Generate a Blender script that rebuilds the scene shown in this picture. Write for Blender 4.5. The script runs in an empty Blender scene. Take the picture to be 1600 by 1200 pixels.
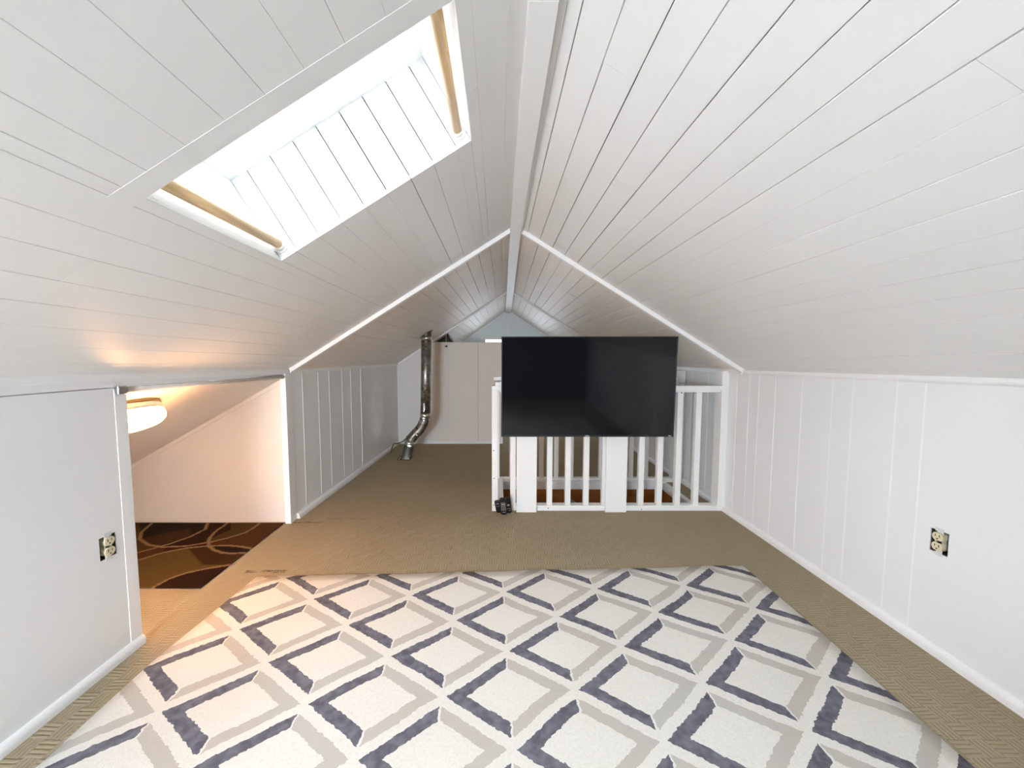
import bpy, bmesh, math, random
from mathutils import Vector, Matrix
random.seed(7)
C = bpy.context.scene.collection
PI = math.pi

# ------------------------------------------------------------------ mesh helper
class MB:
    def __init__(s): s.v = []; s.f = []; s.m = []; s.sm = []
    def add(s, vs, fs, m=0, smooth=False):
        o = len(s.v); s.v += [tuple(p) for p in vs]
        for f in fs: s.f.append([o+i for i in f]); s.m.append(m); s.sm.append(smooth)
        return s
    def hexa(s, p, m=0):
        # p: 8 points, bottom ring 0-3 then top ring 4-7
        return s.add(p, [(3,2,1,0),(4,5,6,7),(0,1,5,4),(1,2,6,5),(2,3,7,6),(3,0,4,7)], m)
    def box(s, x0, x1, y0, y1, z0, z1, m=0):
        return s.hexa([(x0,y0,z0),(x1,y0,z0),(x1,y1,z0),(x0,y1,z0),(x0,y0,z1),(x1,y0,z1),(x1,y1,z1),(x0,y1,z1)], m)
    def prism(s, poly, ext, m=0):
        n = len(poly); e = Vector(ext)
        vs = [Vector(p) for p in poly] + [Vector(p)+e for p in poly]
        fs = [tuple(range(n))[::-1], tuple(range(n, 2*n))] + [(i,(i+1)%n,n+(i+1)%n,n+i) for i in range(n)]
        return s.add(vs, fs, m)
    def tube(s, pts, r, n=16, m=0, caps=True, smooth=True):
        pts = [Vector(p) for p in pts]
        rr = r if isinstance(r, (list, tuple)) else [r]*len(pts)
        t0 = (pts[1]-pts[0]).normalized()
        up = Vector((0,0,1)) if abs(t0.z) < .9 else Vector((1,0,0))
        u = t0.cross(up).normalized(); vs = []; fs = []
        for i, p in enumerate(pts):
            a = (pts[i]-pts[i-1]).normalized() if i else t0
            b = (pts[i+1]-pts[i]).normalized() if i < len(pts)-1 else a
            t = (a+b).normalized()
            u = (u - t*u.dot(t)).normalized(); w = t.cross(u)
            k = 1/max(.5, t.dot(b))
            for j in range(n):
                an = 2*PI*j/n
                vs.append(p + (u*math.cos(an)+w*math.sin(an))*rr[i]*(k if False else 1))
        for i in range(len(pts)-1):
            for j in range(n):
                fs.append((i*n+j, i*n+(j+1)%n, (i+1)*n+(j+1)%n, (i+1)*n+j))
        o = len(s.v); s.add(vs, fs, m, smooth)
        if caps:
            s.f.append([o+j for j in range(n)][::-1]); s.m.append(m); s.sm.append(False)
            q = o+(len(pts)-1)*n
            s.f.append([q+j for j in range(n)]); s.m.append(m); s.sm.append(False)
        return s
    def build(s, name, mats, parent=None, bevel=0, seg=2, weld=False):
        me = bpy.data.meshes.new(name)
        me.from_pydata(s.v, [], s.f)
        mats = mats if isinstance(mats, (list, tuple)) else [mats]
        for m in mats: me.materials.append(m)
        for p, mi, sm in zip(me.polygons, s.m, s.sm): p.material_index = mi; p.use_smooth = sm
        bm = bmesh.new(); bm.from_mesh(me)
        if weld: bmesh.ops.remove_doubles(bm, verts=bm.verts, dist=1e-5)
        bmesh.ops.recalc_face_normals(bm, faces=bm.faces)
        bm.to_mesh(me); bm.free(); me.update()
        o = bpy.data.objects.new(name, me); C.objects.link(o)
        if parent:
            o.parent = parent
            o.matrix_parent_inverse = Matrix.Translation(-Vector(parent.location)) if not any(parent.rotation_euler) else parent.matrix_basis.inverted()
        if bevel:
            b = o.modifiers.new('bevel', 'BEVEL'); b.width = bevel; b.segments = seg; b.limit_method = 'ANGLE'; b.angle_limit = .6
        return o

def tag(o, label=None, cat=None, group=None, kind=None):
    if label: o['label'] = label
    if cat: o['category'] = cat
    if group: o['group'] = group
    if kind: o['kind'] = kind
    return o
def thing(name, label, cat, loc=(0,0,0), group=None):
    o = bpy.data.objects.new(name, None); C.objects.link(o); o.location = loc
    o.empty_display_size = .1
    return tag(o, label, cat, group)
def struct(name, mb, mats, bevel=0, parent=None, **k):
    o = mb.build(name, mats, parent, bevel, **k)
    if parent is None: o['kind'] = 'structure'
    return o

# ------------------------------------------------------------------ materials
class NT:
    def __init__(s, name):
        s.mat = bpy.data.materials.new(name); s.mat.use_nodes = True
        s.t = s.mat.node_tree; s.t.nodes.clear()
        s.out = s.n('ShaderNodeOutputMaterial')
    def n(s, ty, **kw):
        nd = s.t.nodes.new(ty)
        for k, v in kw.items(): setattr(nd, k, v)
        return nd
    def l(s, a, b): s.t.links.new(a, b)
    def val(s, sock, v):
        if hasattr(v, 'is_output'): s.l(v, sock)
        else: sock.default_value = v
    def math(s, op, a, b=0.0, c=0.0, clamp=False):
        nd = s.n('ShaderNodeMath', operation=op, use_clamp=clamp)
        s.val(nd.inputs[0], a); s.val(nd.inputs[1], b)
        if op in ('COMPARE', 'MULTIPLY_ADD', 'SMOOTH_MIN'): s.val(nd.inputs[2], c)
        return nd.outputs[0]
    def mix(s, f, a, b, blend='MIX'):
        nd = s.n('ShaderNodeMix', data_type='RGBA', blend_type=blend)
        s.val(nd.inputs[0], f)
        s.val(nd.inputs[6], a if hasattr(a,'is_output') else (*a[:3],1)); s.val(nd.inputs[7], b if hasattr(b,'is_output') else (*b[:3],1))
        return nd.outputs[2]
    def coord(s, kind='Object'):
        return s.n('ShaderNodeTexCoord').outputs[kind]
    def noise(s, co, scale, detail=3, rough=.5):
        nd = s.n('ShaderNodeTexNoise'); s.l(co, nd.inputs['Vector'])
        nd.inputs['Scale'].default_value = scale; nd.inputs['Detail'].default_value = detail; nd.inputs['Roughness'].default_value = rough
        return nd.outputs['Fac']
    def mapping(s, co, sc=(1,1,1), rot=(0,0,0)):
        nd = s.n('ShaderNodeMapping'); s.l(co, nd.inputs[0]); nd.inputs['Scale'].default_value = sc; nd.inputs['Rotation'].default_value = rot
        return nd.outputs[0]
    def sep(s, co):
        nd = s.n('ShaderNodeSeparateXYZ'); s.l(co, nd.inputs[0]); return nd.outputs
    def ramp(s, f, a, b):
        nd = s.n('ShaderNodeMapRange', clamp=True); s.l(f, nd.inputs[0]); nd.inputs[1].default_value = a; nd.inputs[2].default_value = b
        return nd.outputs[0]
    def bump(s, h, strength=.3, dist=.002):
        nd = s.n('ShaderNodeBump'); s.l(h, nd.inputs['Height']); nd.inputs['Strength'].default_value = strength; nd.inputs['Distance'].default_value = dist
        return nd.outputs[0]
    def bsdf(s, col, rough=.5, metal=0, normal=None, spec=.5, emit=None, es=0):
        b = s.n('ShaderNodeBsdfPrincipled')
        s.val(b.inputs['Base Color'], col if hasattr(col,'is_output') else (*col[:3],1))
        s.val(b.inputs['Roughness'], rough); b.inputs['Metallic'].default_value = metal
        b.inputs['Specular IOR Level'].default_value = spec
        if normal: s.l(normal, b.inputs['Normal'])
        if emit: b.inputs['Emission Color'].default_value = (*emit,1); b.inputs['Emission Strength'].default_value = es
        s.l(b.outputs[0], s.out.inputs[0]); return s.mat

def simple(name, col, rough=.5, metal=0, spec=.5, var=.06, scale=30, bump=.0, bd=.001):
    t = NT(name); co = t.coord(); n = t.noise(co, scale)
    f = t.ramp(n, .3, .7)
    c = t.mix(f, [x*(1-var) for x in col], [min(1, x*(1+var)) for x in col])
    return t.bsdf(c, rough, metal, t.bump(n, bump, bd) if bump else None, spec)

def paint(name, col, rough=.42, brush=(1,8,1), dirt=.02, spec=.4, bump=.12):
    t = NT(name); co = t.coord()
    m = t.mapping(co, brush)
    n1 = t.noise(m, 14, 4); n2 = t.noise(co, 2.3, 3); n3 = t.noise(co, 160, 2)
    c = t.mix(t.ramp(n2, .3, .75), [x*(1-dirt) for x in col], col)
    # tiny specks / nail heads
    vor = t.n('ShaderNodeTexVoronoi'); t.l(co, vor.inputs['Vector']); vor.inputs['Scale'].default_value = 5.0
    sp = t.math('LESS_THAN', vor.outputs['Distance'], .016)
    gate = t.math('GREATER_THAN', t.noise(co, 3.1, 2), .56)
    c = t.mix(t.math('MULTIPLY', sp, gate), c, (.12,.115,.11))
    h = t.math('ADD', t.math('MULTIPLY', n1, .7), t.math('MULTIPLY', n3, .3))
    return t.bsdf(c, t.math('ADD', rough, t.math('MULTIPLY', n1, .12)), 0, t.bump(h, bump, .0015), spec)

M = {}
M['wall'] = paint('white_wall_paint', (.83,.835,.845), .42, (1,1,1))
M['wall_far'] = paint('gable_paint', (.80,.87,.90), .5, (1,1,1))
M['ceil'] = paint('white_plank_paint', (.785,.776,.765), .36, (8,1,8))
M['ceil2'] = paint('bounce_warm_plank_paint', (.86,.795,.735), .42, (8,1,8), .06)  # tan far boards, with warm bounced light put into the colour
M['shaft_gap'] = simple('black_joint', (.02,.02,.02), .9)
M['trim'] = paint('white_trim_paint', (.86,.86,.86), .34, (1,1,1), 0, .5)
M['rail'] = paint('white_railing_paint', (.85,.845,.835), .36, (6,6,1), .03, .5, .25)
M['part'] = paint('partition_paint', (.80,.735,.675), .5, (1,1,1))
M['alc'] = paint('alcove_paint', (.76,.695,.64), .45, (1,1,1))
M['gap'] = simple('dark_gap_wood', (.10,.09,.08), .9)
M['bead'] = simple('caulk_bead_white', (.90,.90,.90), .3, var=.01)
M['sky'] = paint('white_shaft_paint', (.88,.88,.88), .35, (1,1,1), 0)

def carpet():
    t = NT('tan_patterned_carpet'); co = t.coord(); x, y, z = t.sep(co)
    w = t.noise(co, 9, 2)
    cell = .052
    u = t.math('DIVIDE', t.math('ADD', x, t.math('MULTIPLY', w, .012)), cell); v = t.math('DIVIDE', t.math('ADD', y, t.math('MULTIPLY', w, .012)), cell)
    par = t.math('MODULO', t.math('ABSOLUTE', t.math('ADD', t.math('FLOOR', u), t.math('FLOOR', v))), 2.0)
    def tri(q): return t.math('PINGPONG', t.math('MULTIPLY', q, 4.0), .5)
    a = tri(u); b = tri(v)
    h = t.math('ADD', t.math('MULTIPLY', a, par), t.math('MULTIPLY', b, t.math('SUBTRACT', 1.0, par)))
    hs = t.ramp(h, .05, .3)
    fine = t.noise(co, 320, 2); big = t.noise(co, 1.7, 4)
    base = t.mix(t.ramp(big, .3, .7), (.372,.306,.202), (.416,.346,.232))
    base = t.mix(t.math('MULTIPLY', t.math('SUBTRACT', 1.0, hs), .24), base, (.13,.10,.062))
    base = t.mix(t.math('MULTIPLY', t.ramp(fine, .35, .65), .35), base, (.27,.21,.125))
    # dark scorched seam marks by the alcove
    def seam(x0, x1, yc, hw, amt):
        inx = t.math('MULTIPLY', t.math('GREATER_THAN', x, x0), t.math('LESS_THAN', x, x1))
        n = t.noise(co, 14, 5)
        d = t.math('ABSOLUTE', t.math('SUBTRACT', y, t.math('ADD', yc, t.math('MULTIPLY', t.math('SUBTRACT', n, .5), hw*1.6))))
        m = t.math('MULTIPLY', t.math('LESS_THAN', d, hw), inx)
        return t.math('MULTIPLY', t.math('MULTIPLY', m, t.math('MULTIPLY', t.ramp(t.noise(t.mapping(co, (16,60,1)), 1.0, 3, .6), .42, .56), t.ramp(t.noise(co, 130, 3, .6), .34, .56))), amt)
    for a_ in ((-1.30,-1.09,1.903,.015,.9), (-1.36,-1.17,2.49,.012,.85), (-1.17,-.9,2.55,.012,.35)):
        base = t.mix(seam(*a_), base, (.05,.035,.02))
    hh = t.math('ADD', t.math('MULTIPLY', hs, .8), t.math('MULTIPLY', fine, .5))
    return t.bsdf(base, .95, 0, t.bump(hh, .55, .004), .1)
M['carpet'] = carpet()

def rugmat():
    t = NT('diamond_lattice_wool'); co = t.coord()
    n1 = t.n('ShaderNodeTexNoise'); t.l(co, n1.inputs['Vector']); n1.inputs['Scale'].default_value = 5; n1.inputs['Detail'].default_value = 2
    n2 = t.n('ShaderNodeTexNoise'); t.l(co, n2.inputs['Vector']); n2.inputs['Scale'].default_value = 70; n2.inputs['Detail'].default_value = 2
    def off(c, nd, amt):
        s1 = t.n('ShaderNodeVectorMath', operation='SUBTRACT'); t.l(nd.outputs['Color'], s1.inputs[0]); s1.inputs[1].default_value = (.5,.5,.5)
        s2 = t.n('ShaderNodeVectorMath', operation='SCALE'); t.l(s1.outputs[0], s2.inputs[0]); s2.inputs['Scale'].default_value = amt
        s3 = t.n('ShaderNodeVectorMath', operation='ADD'); t.l(c, s3.inputs[0]); t.l(s2.outputs[0], s3.inputs[1]); return s3.outputs[0]
    cw = off(off(co, n1, .022), n2, .014)
    x, y, z = t.sep(cw)
    a = (.4325,.0255); b = (-.008,.3590); o = (.252+.21625,1.188+.01275)
    det = a[0]*b[1]-a[1]*b[0]
    dx = t.math('SUBTRACT', x, o[0]); dy = t.math('SUBTRACT', y, o[1])
    u = t.math('ADD', t.math('MULTIPLY', dx, b[1]/det), t.math('MULTIPLY', dy, -b[0]/det))
    v = t.math('ADD', t.math('MULTIPLY', dx, -a[1]/det), t.math('MULTIPLY', dy, a[0]/det))
    def fr(q):
        return t.math('SUBTRACT', t.math('FRACT', t.math('ADD', q, 20.5)), .5)
    P = fr(t.math('ADD', u, v)); Q = fr(t.math('SUBTRACT', u, v))
    lu = t.math('ADD', P, Q); lv = t.math('SUBTRACT', P, Q)          # = 2u_local, 2v_local
    au = t.math('ABSOLUTE', lu); av = t.math('ABSOLUTE', lv)
    ro = t.math('ADD', t.math('DIVIDE', au, .945), t.math('DIVIDE', av, .825))
    ri = t.math('ADD', t.math('DIVIDE', au, .645), t.math('DIVIDE', av, .560))
    band = t.math('MULTIPLY', t.math('LESS_THAN', ro, 1.0), t.math('GREATER_THAN', ri, 1.0))
    su = t.math('ADD', lu, t.math('MULTIPLY', lv, -.0))
    dark = t.math('LESS_THAN', su, -.012)
    light = t.math('GREATER_THAN', su, .018)
    fine = t.noise(co, 420, 2); med = t.noise(co, 38, 3); big = t.noise(co, 2.1, 2)
    cream = t.mix(t.ramp(big, .35, .7), (.745,.715,.655), (.775,.75,.70))
    grain = t.noise(co, 110, 4, .65)
    cream = t.mix(t.math('MULTIPLY', t.ramp(grain, .46, .70), .30), cream, (.52,.49,.43))
    dk = t.mix(t.ramp(med, .3, .7), (.105,.104,.130), (.205,.202,.236))
    lt = t.mix(t.ramp(big, .4, .6), (.51,.465,.41), (.51,.49,.45))
    lt = t.mix(t.math('MULTIPLY', t.ramp(med, .35, .7), .25), lt, (.58,.54,.50))
    c = t.mix(t.math('MULTIPLY', band, dark), cream, dk)
    c = t.mix(t.math('MULTIPLY', band, light), c, lt)
    # a few dark flecks
    vor = t.n('ShaderNodeTexVoronoi'); t.l(co, vor.inputs['Vector']); vor.inputs['Scale'].default_value = 9
    c = t.mix(t.math('MULTIPLY', t.math('LESS_THAN', vor.outputs['Distance'], .045), t.math('GREATER_THAN', med, .56)), c, (.2,.17,.14))
    h = t.math('ADD', t.math('MULTIPLY', fine, .6), t.math('MULTIPLY', med, .6))
    return t.bsdf(c, .95, 0, t.bump(h, .45, .003), .08)
M['rug'] = rugmat()

def woodmat(name, c1, c2, sc=(30,3,30), rough=.4):
    t = NT(name); co = t.coord(); m = t.mapping(co, sc)
    n = t.noise(m, 3, 4); wv = t.n('ShaderNodeTexWave'); t.l(m, wv.inputs[0]); wv.inputs['Scale'].default_value = .7; wv.inputs['Distortion'].default_value = 4; wv.inputs['Detail'].default_value = 3
    f = t.math('ADD', t.math('MULTIPLY', n, .6), t.math('MULTIPLY', wv.outputs['Fac'], .4))
    return t.bsdf(t.mix(t.ramp(f, .25, .75), c1, c2), rough, 0, t.bump(f, .1, .001), .4)
M['dowel'] = woodmat('pine_dowel', (.62,.41,.21), (.76,.55,.32))
M['orange'] = woodmat('varnished_orange_pine', (.30,.115,.028), (.42,.185,.055), (2,30,24), .3)
M['darkwall'] = woodmat('dark_panelling', (.05,.035,.025), (.08,.055,.04), (20,20,2), .5)

def galv():
    t = NT('galvanised_steel'); co = t.coord()
    vor = t.n('ShaderNodeTexVoronoi'); t.l(co, vor.inputs['Vector']); vor.inputs['Scale'].default_value = 55
    s = t.sep(vor.outputs['Color'])[0]; n = t.noise(co, 12, 4)
    c = t.mix(s, (.24,.225,.20), (.42,.40,.36)); c = t.mix(t.ramp(n, .45, .7), c, (.20,.185,.16))
    return t.bsdf(c, t.math('ADD', .26, t.math('MULTIPLY', s, .22)), 1.0, t.bump(n, .15, .002))
M['galv'] = galv()
M['galv_dark'] = simple('sooty_steel', (.11,.105,.095), .5, .8)
M['bright_band'] = simple('bright_steel_band', (.62,.60,.55), .28, 1)
M['black'] = simple('black_plastic', (.012,.012,.013), .35)
M['black_soft'] = simple('black_rubber', (.018,.018,.02), .6)
M['btn'] = simple('grey_button_print', (.42,.42,.44), .5)
M['ivory'] = simple('ivory_plastic', (.72,.64,.44), .35, var=.04)
M['slot'] = simple('dark_slot', (.03,.025,.02), .7)
M['box_metal'] = simple('old_brown_box_metal', (.035,.022,.022), .7, 0)
M['strap'] = simple('painted_steel_strap', (.74,.74,.74), .4, .2)
M['chrome'] = simple('brushed_steel', (.6,.6,.6), .3, 1)
M['brass'] = simple('brass', (.70,.48,.20), .3, 1)
M['white_plastic'] = simple('white_plastic', (.82,.80,.77), .35, var=.02)
M['cord'] = simple('brown_cord', (.10,.065,.035), .6)
M['logo'] = simple('silver_lettering', (.78,.78,.78), .4, var=.02)
def screen():
    t = NT('lcd_screen'); co = t.coord(); n = t.noise(co, 300, 1)
    return t.bsdf((.006,.006,.008), t.math('ADD', .07, t.math('MULTIPLY', n, .03)), 0, None, .42)
M['screen'] = screen()
def glass(name, tint=(1,1,1), g=.06):
    t = NT(name); a = t.n('ShaderNodeBsdfTransparent'); a.inputs[0].default_value = (*tint,1)
    b = t.n('ShaderNodeBsdfGlossy'); b.inputs['Roughness'].default_value = .02
    fr = t.n('ShaderNodeFresnel'); fr.inputs[0].default_value = 1.45
    m = t.n('ShaderNodeMixShader'); t.l(t.math('MULTIPLY', fr.outputs[0], .8), m.inputs[0]); t.l(a.outputs[0], m.inputs[1]); t.l(b.outputs[0], m.inputs[2])
    t.l(m.outputs[0], t.out.inputs[0]); return t.mat
M['glass'] = glass('window_glass')
M['acrylic'] = glass('skylight_acrylic', (.27,.27,.27))
M['glass_dim'] = glass('dimming_window_glass', (.20,.20,.20))  # grey tint added only to hold back daylight through these panes
def lampmat(strength):
    t = NT('lit_lamp_diffuser')
    return t.bsdf((.9,.85,.75), .4, 0, None, .4, (1.0,.50,.20), strength)

# ------------------------------------------------------------------ geometry constants
XL, XR = -1.375, 1.62
YB, YT1, YT2, YG = -1.7, 2.49, 4.83, 6.95      # back wall, first batten, partition, gable wall
XRIDGE = .112
def ridge(y): return Vector((XRIDGE + (0 if y < 2.5 else (y-2.5)*.0145), y, 1.935))
def eaveL(y):
    x = XL if y <= 2.5 else XL + (y-2.5)*.046
    return Vector((x, y, 1.058-.018*y if y < 2.5 else 1.013))
def eaveR(y): return Vector((XR, y, 1.045-.015*y if y < 2.5 else 1.0075))
def CL(t, y, off=0):
    e = eaveL(y); r = ridge(y); d = (r-e); n = Vector((-d.z,0,d.x)).normalized()
    return e + d*t + n*off
def CR(t, y, off=0):
    e = eaveR(y); r = ridge(y); d = (r-e); n = Vector((-d.z,0,d.x)).normalized()
    if n.z < 0: n = -n
    return e + d*t + n*off
LL = (ridge(1)-eaveL(1)).length; LR = (ridge(1)-eaveR(1)).length

def slab(mb, F, t0, t1, y0, y1, o0, o1, m=0):
    p = [F(t0,y0,o0),F(t1,y0,o0),F(t1,y1,o0),F(t0,y1,o0),F(t0,y0,o1),F(t1,y0,o1),F(t1,y1,o1),F(t0,y1,o1)]
    mb.hexa(p, m)
def grid_boxes(us, vs, holes):
    us = sorted(set(us + [h[0] for h in holes] + [h[1] for h in holes])); vs = sorted(set(vs + [h[2] for h in holes] + [h[3] for h in holes]))
    for i in range(len(us)-1):
        for j in range(len(vs)-1):
            cu = (us[i]+us[i+1])/2; cv = (vs[j]+vs[j+1])/2
            if any(h[0] < cu < h[1] and h[2] < cv < h[3] for h in holes): continue
            yield us[i], us[i+1], vs[j], vs[j+1]

# skylight opening on the left slope
SKT0, SKT1, SKY0, SKY1, SKD = .433, .866, .822, 1.322, .305

# ------------------------------------------------------------------ ceiling
def chamfer_plank(mb, F, t0, t1, y0, y1, L, th=.012, ch=.0016, m=0):
    """a board whose long edges are eased; visible face at offset 0"""
    c = ch/L
    prof = [(t0, th),(t0, ch),(t0+c, 0),(t1-c, 0),(t1, ch),(t1, th)]
    vs = [F(a,y0,o) for a,o in prof] + [F(a,y1,o) for a,o in prof]
    n = 6
    fs = [(0,1,2,3,4,5)[::-1], tuple(range(6,12))] + [(i,(i+1)%n,n+(i+1)%n,n+i) for i in range(n)]
    mb.add(vs, fs, m)

cm = MB()
def planks(F, L, s_lines, ybreaks, hole=None, gapf=None, jit=.0):
    ed = [0]+[s/L for s in s_lines]+[.995]
    if hole:
        ed = sorted(set([e for e in ed if abs(e-hole[0]) > .012 and abs(e-hole[1]) > .012] + [hole[0], hole[1]]))
    for i in range(len(ed)-1):
        t0, t1 = ed[i], ed[i+1]
        inhole = hole and hole[0]-1e-6 <= t0 and t1 <= hole[1]+1e-6
        for (ya, yb) in ybreaks:
            spans = [(ya, yb)]
            if inhole and ya < hole[2] < yb: spans = [(ya, hole[2]), (hole[3], yb)]
            for a, b in spans:
                cuts = [a]; y = a + random.uniform(.6, 1.6)
                while y < b-.35: cuts.append(y); y += random.uniform(1.1, 2.2)
                cuts.append(b)
                for q in range(len(cuts)-1):
                    g0, g1 = gapf(), gapf()
                    if inhole or (hole and (abs(t0-hole[0])<1e-6 or abs(t1-hole[1])<1e-6)): pass
                    dz = random.uniform(0, jit)
                    G = (lambda t, y, o, dz=dz: F(t, y, o+dz))
                    ga = g0/L/2 if not (hole and abs(t0-hole[1])<1e-6) else 0
                    gb = g1/L/2 if not (hole and abs(t1-hole[0])<1e-6) else 0
                    e = .0004
                    y0_, y1_ = cuts[q]+(e if q else 0), cuts[q+1]-(e if q < len(cuts)-2 else 0)
                    ch = random.choice([.0006,.0010,.0016]) if jit else .0008
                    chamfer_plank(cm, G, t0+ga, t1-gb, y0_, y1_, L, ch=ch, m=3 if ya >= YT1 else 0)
rl = [.06+.0955*k for k in range(0,1)] + [.156,.254,.349,.448,.546,.641,.74,.833,.932,1.025,1.119,1.212,1.304,1.397,1.487,1.58,1.67]
ll = [.72+.0912*k for k in range(-7,11)]
planks(CR, LR, rl, [(YB,YT1),(YT1,YT2),(YT2,YG)], None, lambda: random.choice([.0008,.0016,.0024,.003]), .0018)
planks(CL, LL, ll, [(YB,YT1)], (SKT0,SKT1,SKY0,SKY1), lambda: random.choice([0,0,0,.0002,.0004,.0010,.0020]), .0004)
planks(CL, LL, ll, [(YT1,YT2),(YT2,YG)], None, lambda: random.choice([.0006,.0014,.0022,.003]), .0012)
# deck above the boards (closes the gaps, stops light)
def lin(a, b, n): return [a+(b-a)*i/n for i in range(n+1)]
YS = lin(YB-.1, YT1, 16) + lin(YT1, YG+.1, 18)[1:]
q = .02/LL
for u0,u1,v0,v1 in grid_boxes(lin(-.03,1.02,6), YS, []): slab(cm, CR, u0, u1, v0, v1, .016, .05, 1)
for u0,u1,v0,v1 in grid_boxes(lin(-.03,1.02,6), YS, [(SKT0-q,SKT1+q,SKY0-.024,SKY1+.024)]): slab(cm, CL, u0, u1, v0, v1, .016, .05, 1)
# alcove ceiling
ALC = lambda x: .974 + .56*(x-XL)
AX0 = -3.1; AYN, AYF = .55, 2.493
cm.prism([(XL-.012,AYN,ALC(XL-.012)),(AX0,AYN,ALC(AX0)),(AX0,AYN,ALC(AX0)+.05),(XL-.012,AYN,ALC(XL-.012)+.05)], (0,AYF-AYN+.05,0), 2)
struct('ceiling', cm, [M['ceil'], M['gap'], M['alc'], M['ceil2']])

# ------------------------------------------------------------------ skylight: window_1
wm = MB()
def S(t, y, o): return CL(t, y, o)
W1 = bpy.data.objects.new('window_1', None); C.objects.link(W1); W1['kind'] = 'structure'; W1.location = CL((SKT0+SKT1)/2, (SKY0+SKY1)/2, 0)
def shaft_boards(mb):
    n = 9; w = .0905/LL
    ts = [SKT0] + [t for t in [(.82+.0905*k - .004)/LL for k in range(0,8)] if SKT0+.01 < t < SKT1-.01] + [SKT1]
    for i in range(len(ts)-1):
        g = .0019/LL
        for (ya, yb, sgn) in ((SKY1, SKY1+.018, 1), (SKY0-.018, SKY0, -1)):
            p = [S(ts[i]+g,ya,.0125),S(ts[i+1]-g,ya,.0125),S(ts[i+1]-g,yb,.0125),S(ts[i]+g,yb,.0125),S(ts[i]+g,ya,SKD),S(ts[i+1]-g,ya,SKD),S(ts[i+1]-g,yb,SKD),S(ts[i]+g,yb,SKD)]
            mb.hexa(p, 0)
    q = .018/LL
    slab(mb, S, SKT0-q, SKT0, SKY0-.018, SKY1+.018, .0125, SKD)
    slab(mb, S, SKT1, SKT1+q, SKY0-.018, SKY1+.018, .0125, SKD)
    # dark backing behind board joints
    for ya, yb in ((SKY1+.018,SKY1+.022),(SKY0-.022,SKY0-.018)):
        slab(mb, S, SKT0-q, SKT1+q, ya, yb, .013, SKD, 1)
shaft_boards(wm)
wm.build('shaft', [M['sky'], M['shaft_gap']], W1)
fm = MB(); q = .03/LL; fy = .03
for (t0,t1,y0,y1) in ((SKT0-.02,SKT0+q,SKY0-.04,SKY1+.04),(SKT1-q,SKT1+.02,SKY0-.04,SKY1+.04),(SKT0+q,SKT1-q,SKY0-.04,SKY0+fy),(SKT0+q,SKT1-q,SKY1-.012,SKY1+.04)):
    slab(fm, S, t0, t1, y0, y1, SKD, SKD+.04)
fm.build('window_frame', M['sky'], W1)
gm = MB(); slab(gm, S, SKT0-.015, SKT1+.015, SKY0-.035, SKY1+.035, SKD+.041, SKD+.046); gm.build('pane', M['acrylic'], W1)
tm = MB(); k = .045/LL
slab(tm, S, SKT0-.02, SKT1+.01, SKY0-.05, SKY0, -.0004, .0002)
tm.build('casing', M['ceil'], W1)

# two wooden dowels across the shaft
def dowel(t, off, label):
    r = thing('wooden_dowel', label, 'rod', CL(t, SKY1, off))
    a, b = CL(t, SKY0+.001, off), CL(t, SKY1-.001, off)
    MB().tube([a+Vector((0,.004,0)), b-Vector((0,.004,0))], .0150, 24).build('pole', M['dowel'], r)
    for p, s in ((a,1),(b,-1)):
        d = Vector((0,s,0))
        m = MB().tube([p, p+d*.005], .027, 24); m.tube([p+d*.005, p+d*.016], [.0205,.0195], 24)
        o = m.build('socket', M['white_plastic'], r); o['label'] = 'white round socket'
dowel(SKT0+.026/LL, .045, 'round pale wooden dowel along the lower edge of the skylight shaft')
dowel(SKT1-.026/LL, .046, 'round pale wooden dowel along the upper edge of the skylight shaft, near the ridge')

# ------------------------------------------------------------------ walls
FY = 2.69
HOLE_L = (1.282,1.341,.393,.474)     # outlet in left wall  (y0,y1,z0,z1)
HOLE_R = (1.337,1.396,.380,.465)
ALO = (1.412, 2.474, 0, .992)        # alcove opening
def yz_wall(mb, x0, x1, us, vs, holes, m=0):
    for a,b,c,d in grid_boxes(us, vs, holes): mb.box(x0,x1,a,b,c,d,m)
w = MB()
yz_wall(w, XL-.03, XL, [YB,2.5], [0,.99], [HOLE_L, ALO])
# top strip up to the eave
w.hexa([(XL-.02,YB,.99),(XL,YB,.99),(XL,2.5,.99),(XL-.02,2.5,.99),(XL-.02,YB,1.10),(XL,YB,1.10),(XL,2.5,1.03),(XL-.02,2.5,1.03)])
struct('wall_left', w, M['wall'])
w = MB()
SIDE = (5.55,6.45,.30,.90)     # side window added beyond the partition to brighten the gable end
yz_wall(w, XR, XR+.09, [YB,YG], [-.02,1.075], [HOLE_R, SIDE])
for px in (1153,1172,1187,1213,1255,1303,1335,1404,1449):      # raised caulked board joints
    y = 600*XR/(px-778)*1.0
    if y > 1.35: w.box(XR-(.0014 if px < 1260 else .0006), XR, y-.0028, y+.0028, .045, 1.0, 1)
for y in (2.95,3.2,3.42,3.75,4.0,4.3,4.6): w.box(XR-.0016, XR, y-.003, y+.003, .045, 1.0, 1)
struct('wall_right', w, [M['wall'], M['bead']])
W4 = bpy.data.objects.new('fill_window_side', None); C.objects.link(W4); W4['kind'] = 'structure'; W4.location = (XR, 6.0, SIDE[2])
m = MB(); f = .04
for b in ((SIDE[0],SIDE[1],SIDE[3]-f,SIDE[3]),(SIDE[0],SIDE[1],SIDE[2],SIDE[2]+f),(SIDE[0],SIDE[0]+f,SIDE[2]+f,SIDE[3]-f),(SIDE[1]-f,SIDE[1],SIDE[2]+f,SIDE[3]-f)): m.box(XR-.01,XR+.06,b[0],b[1],b[2],b[3])
m.build('window_frame', M['trim'], W4, .002)
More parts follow.
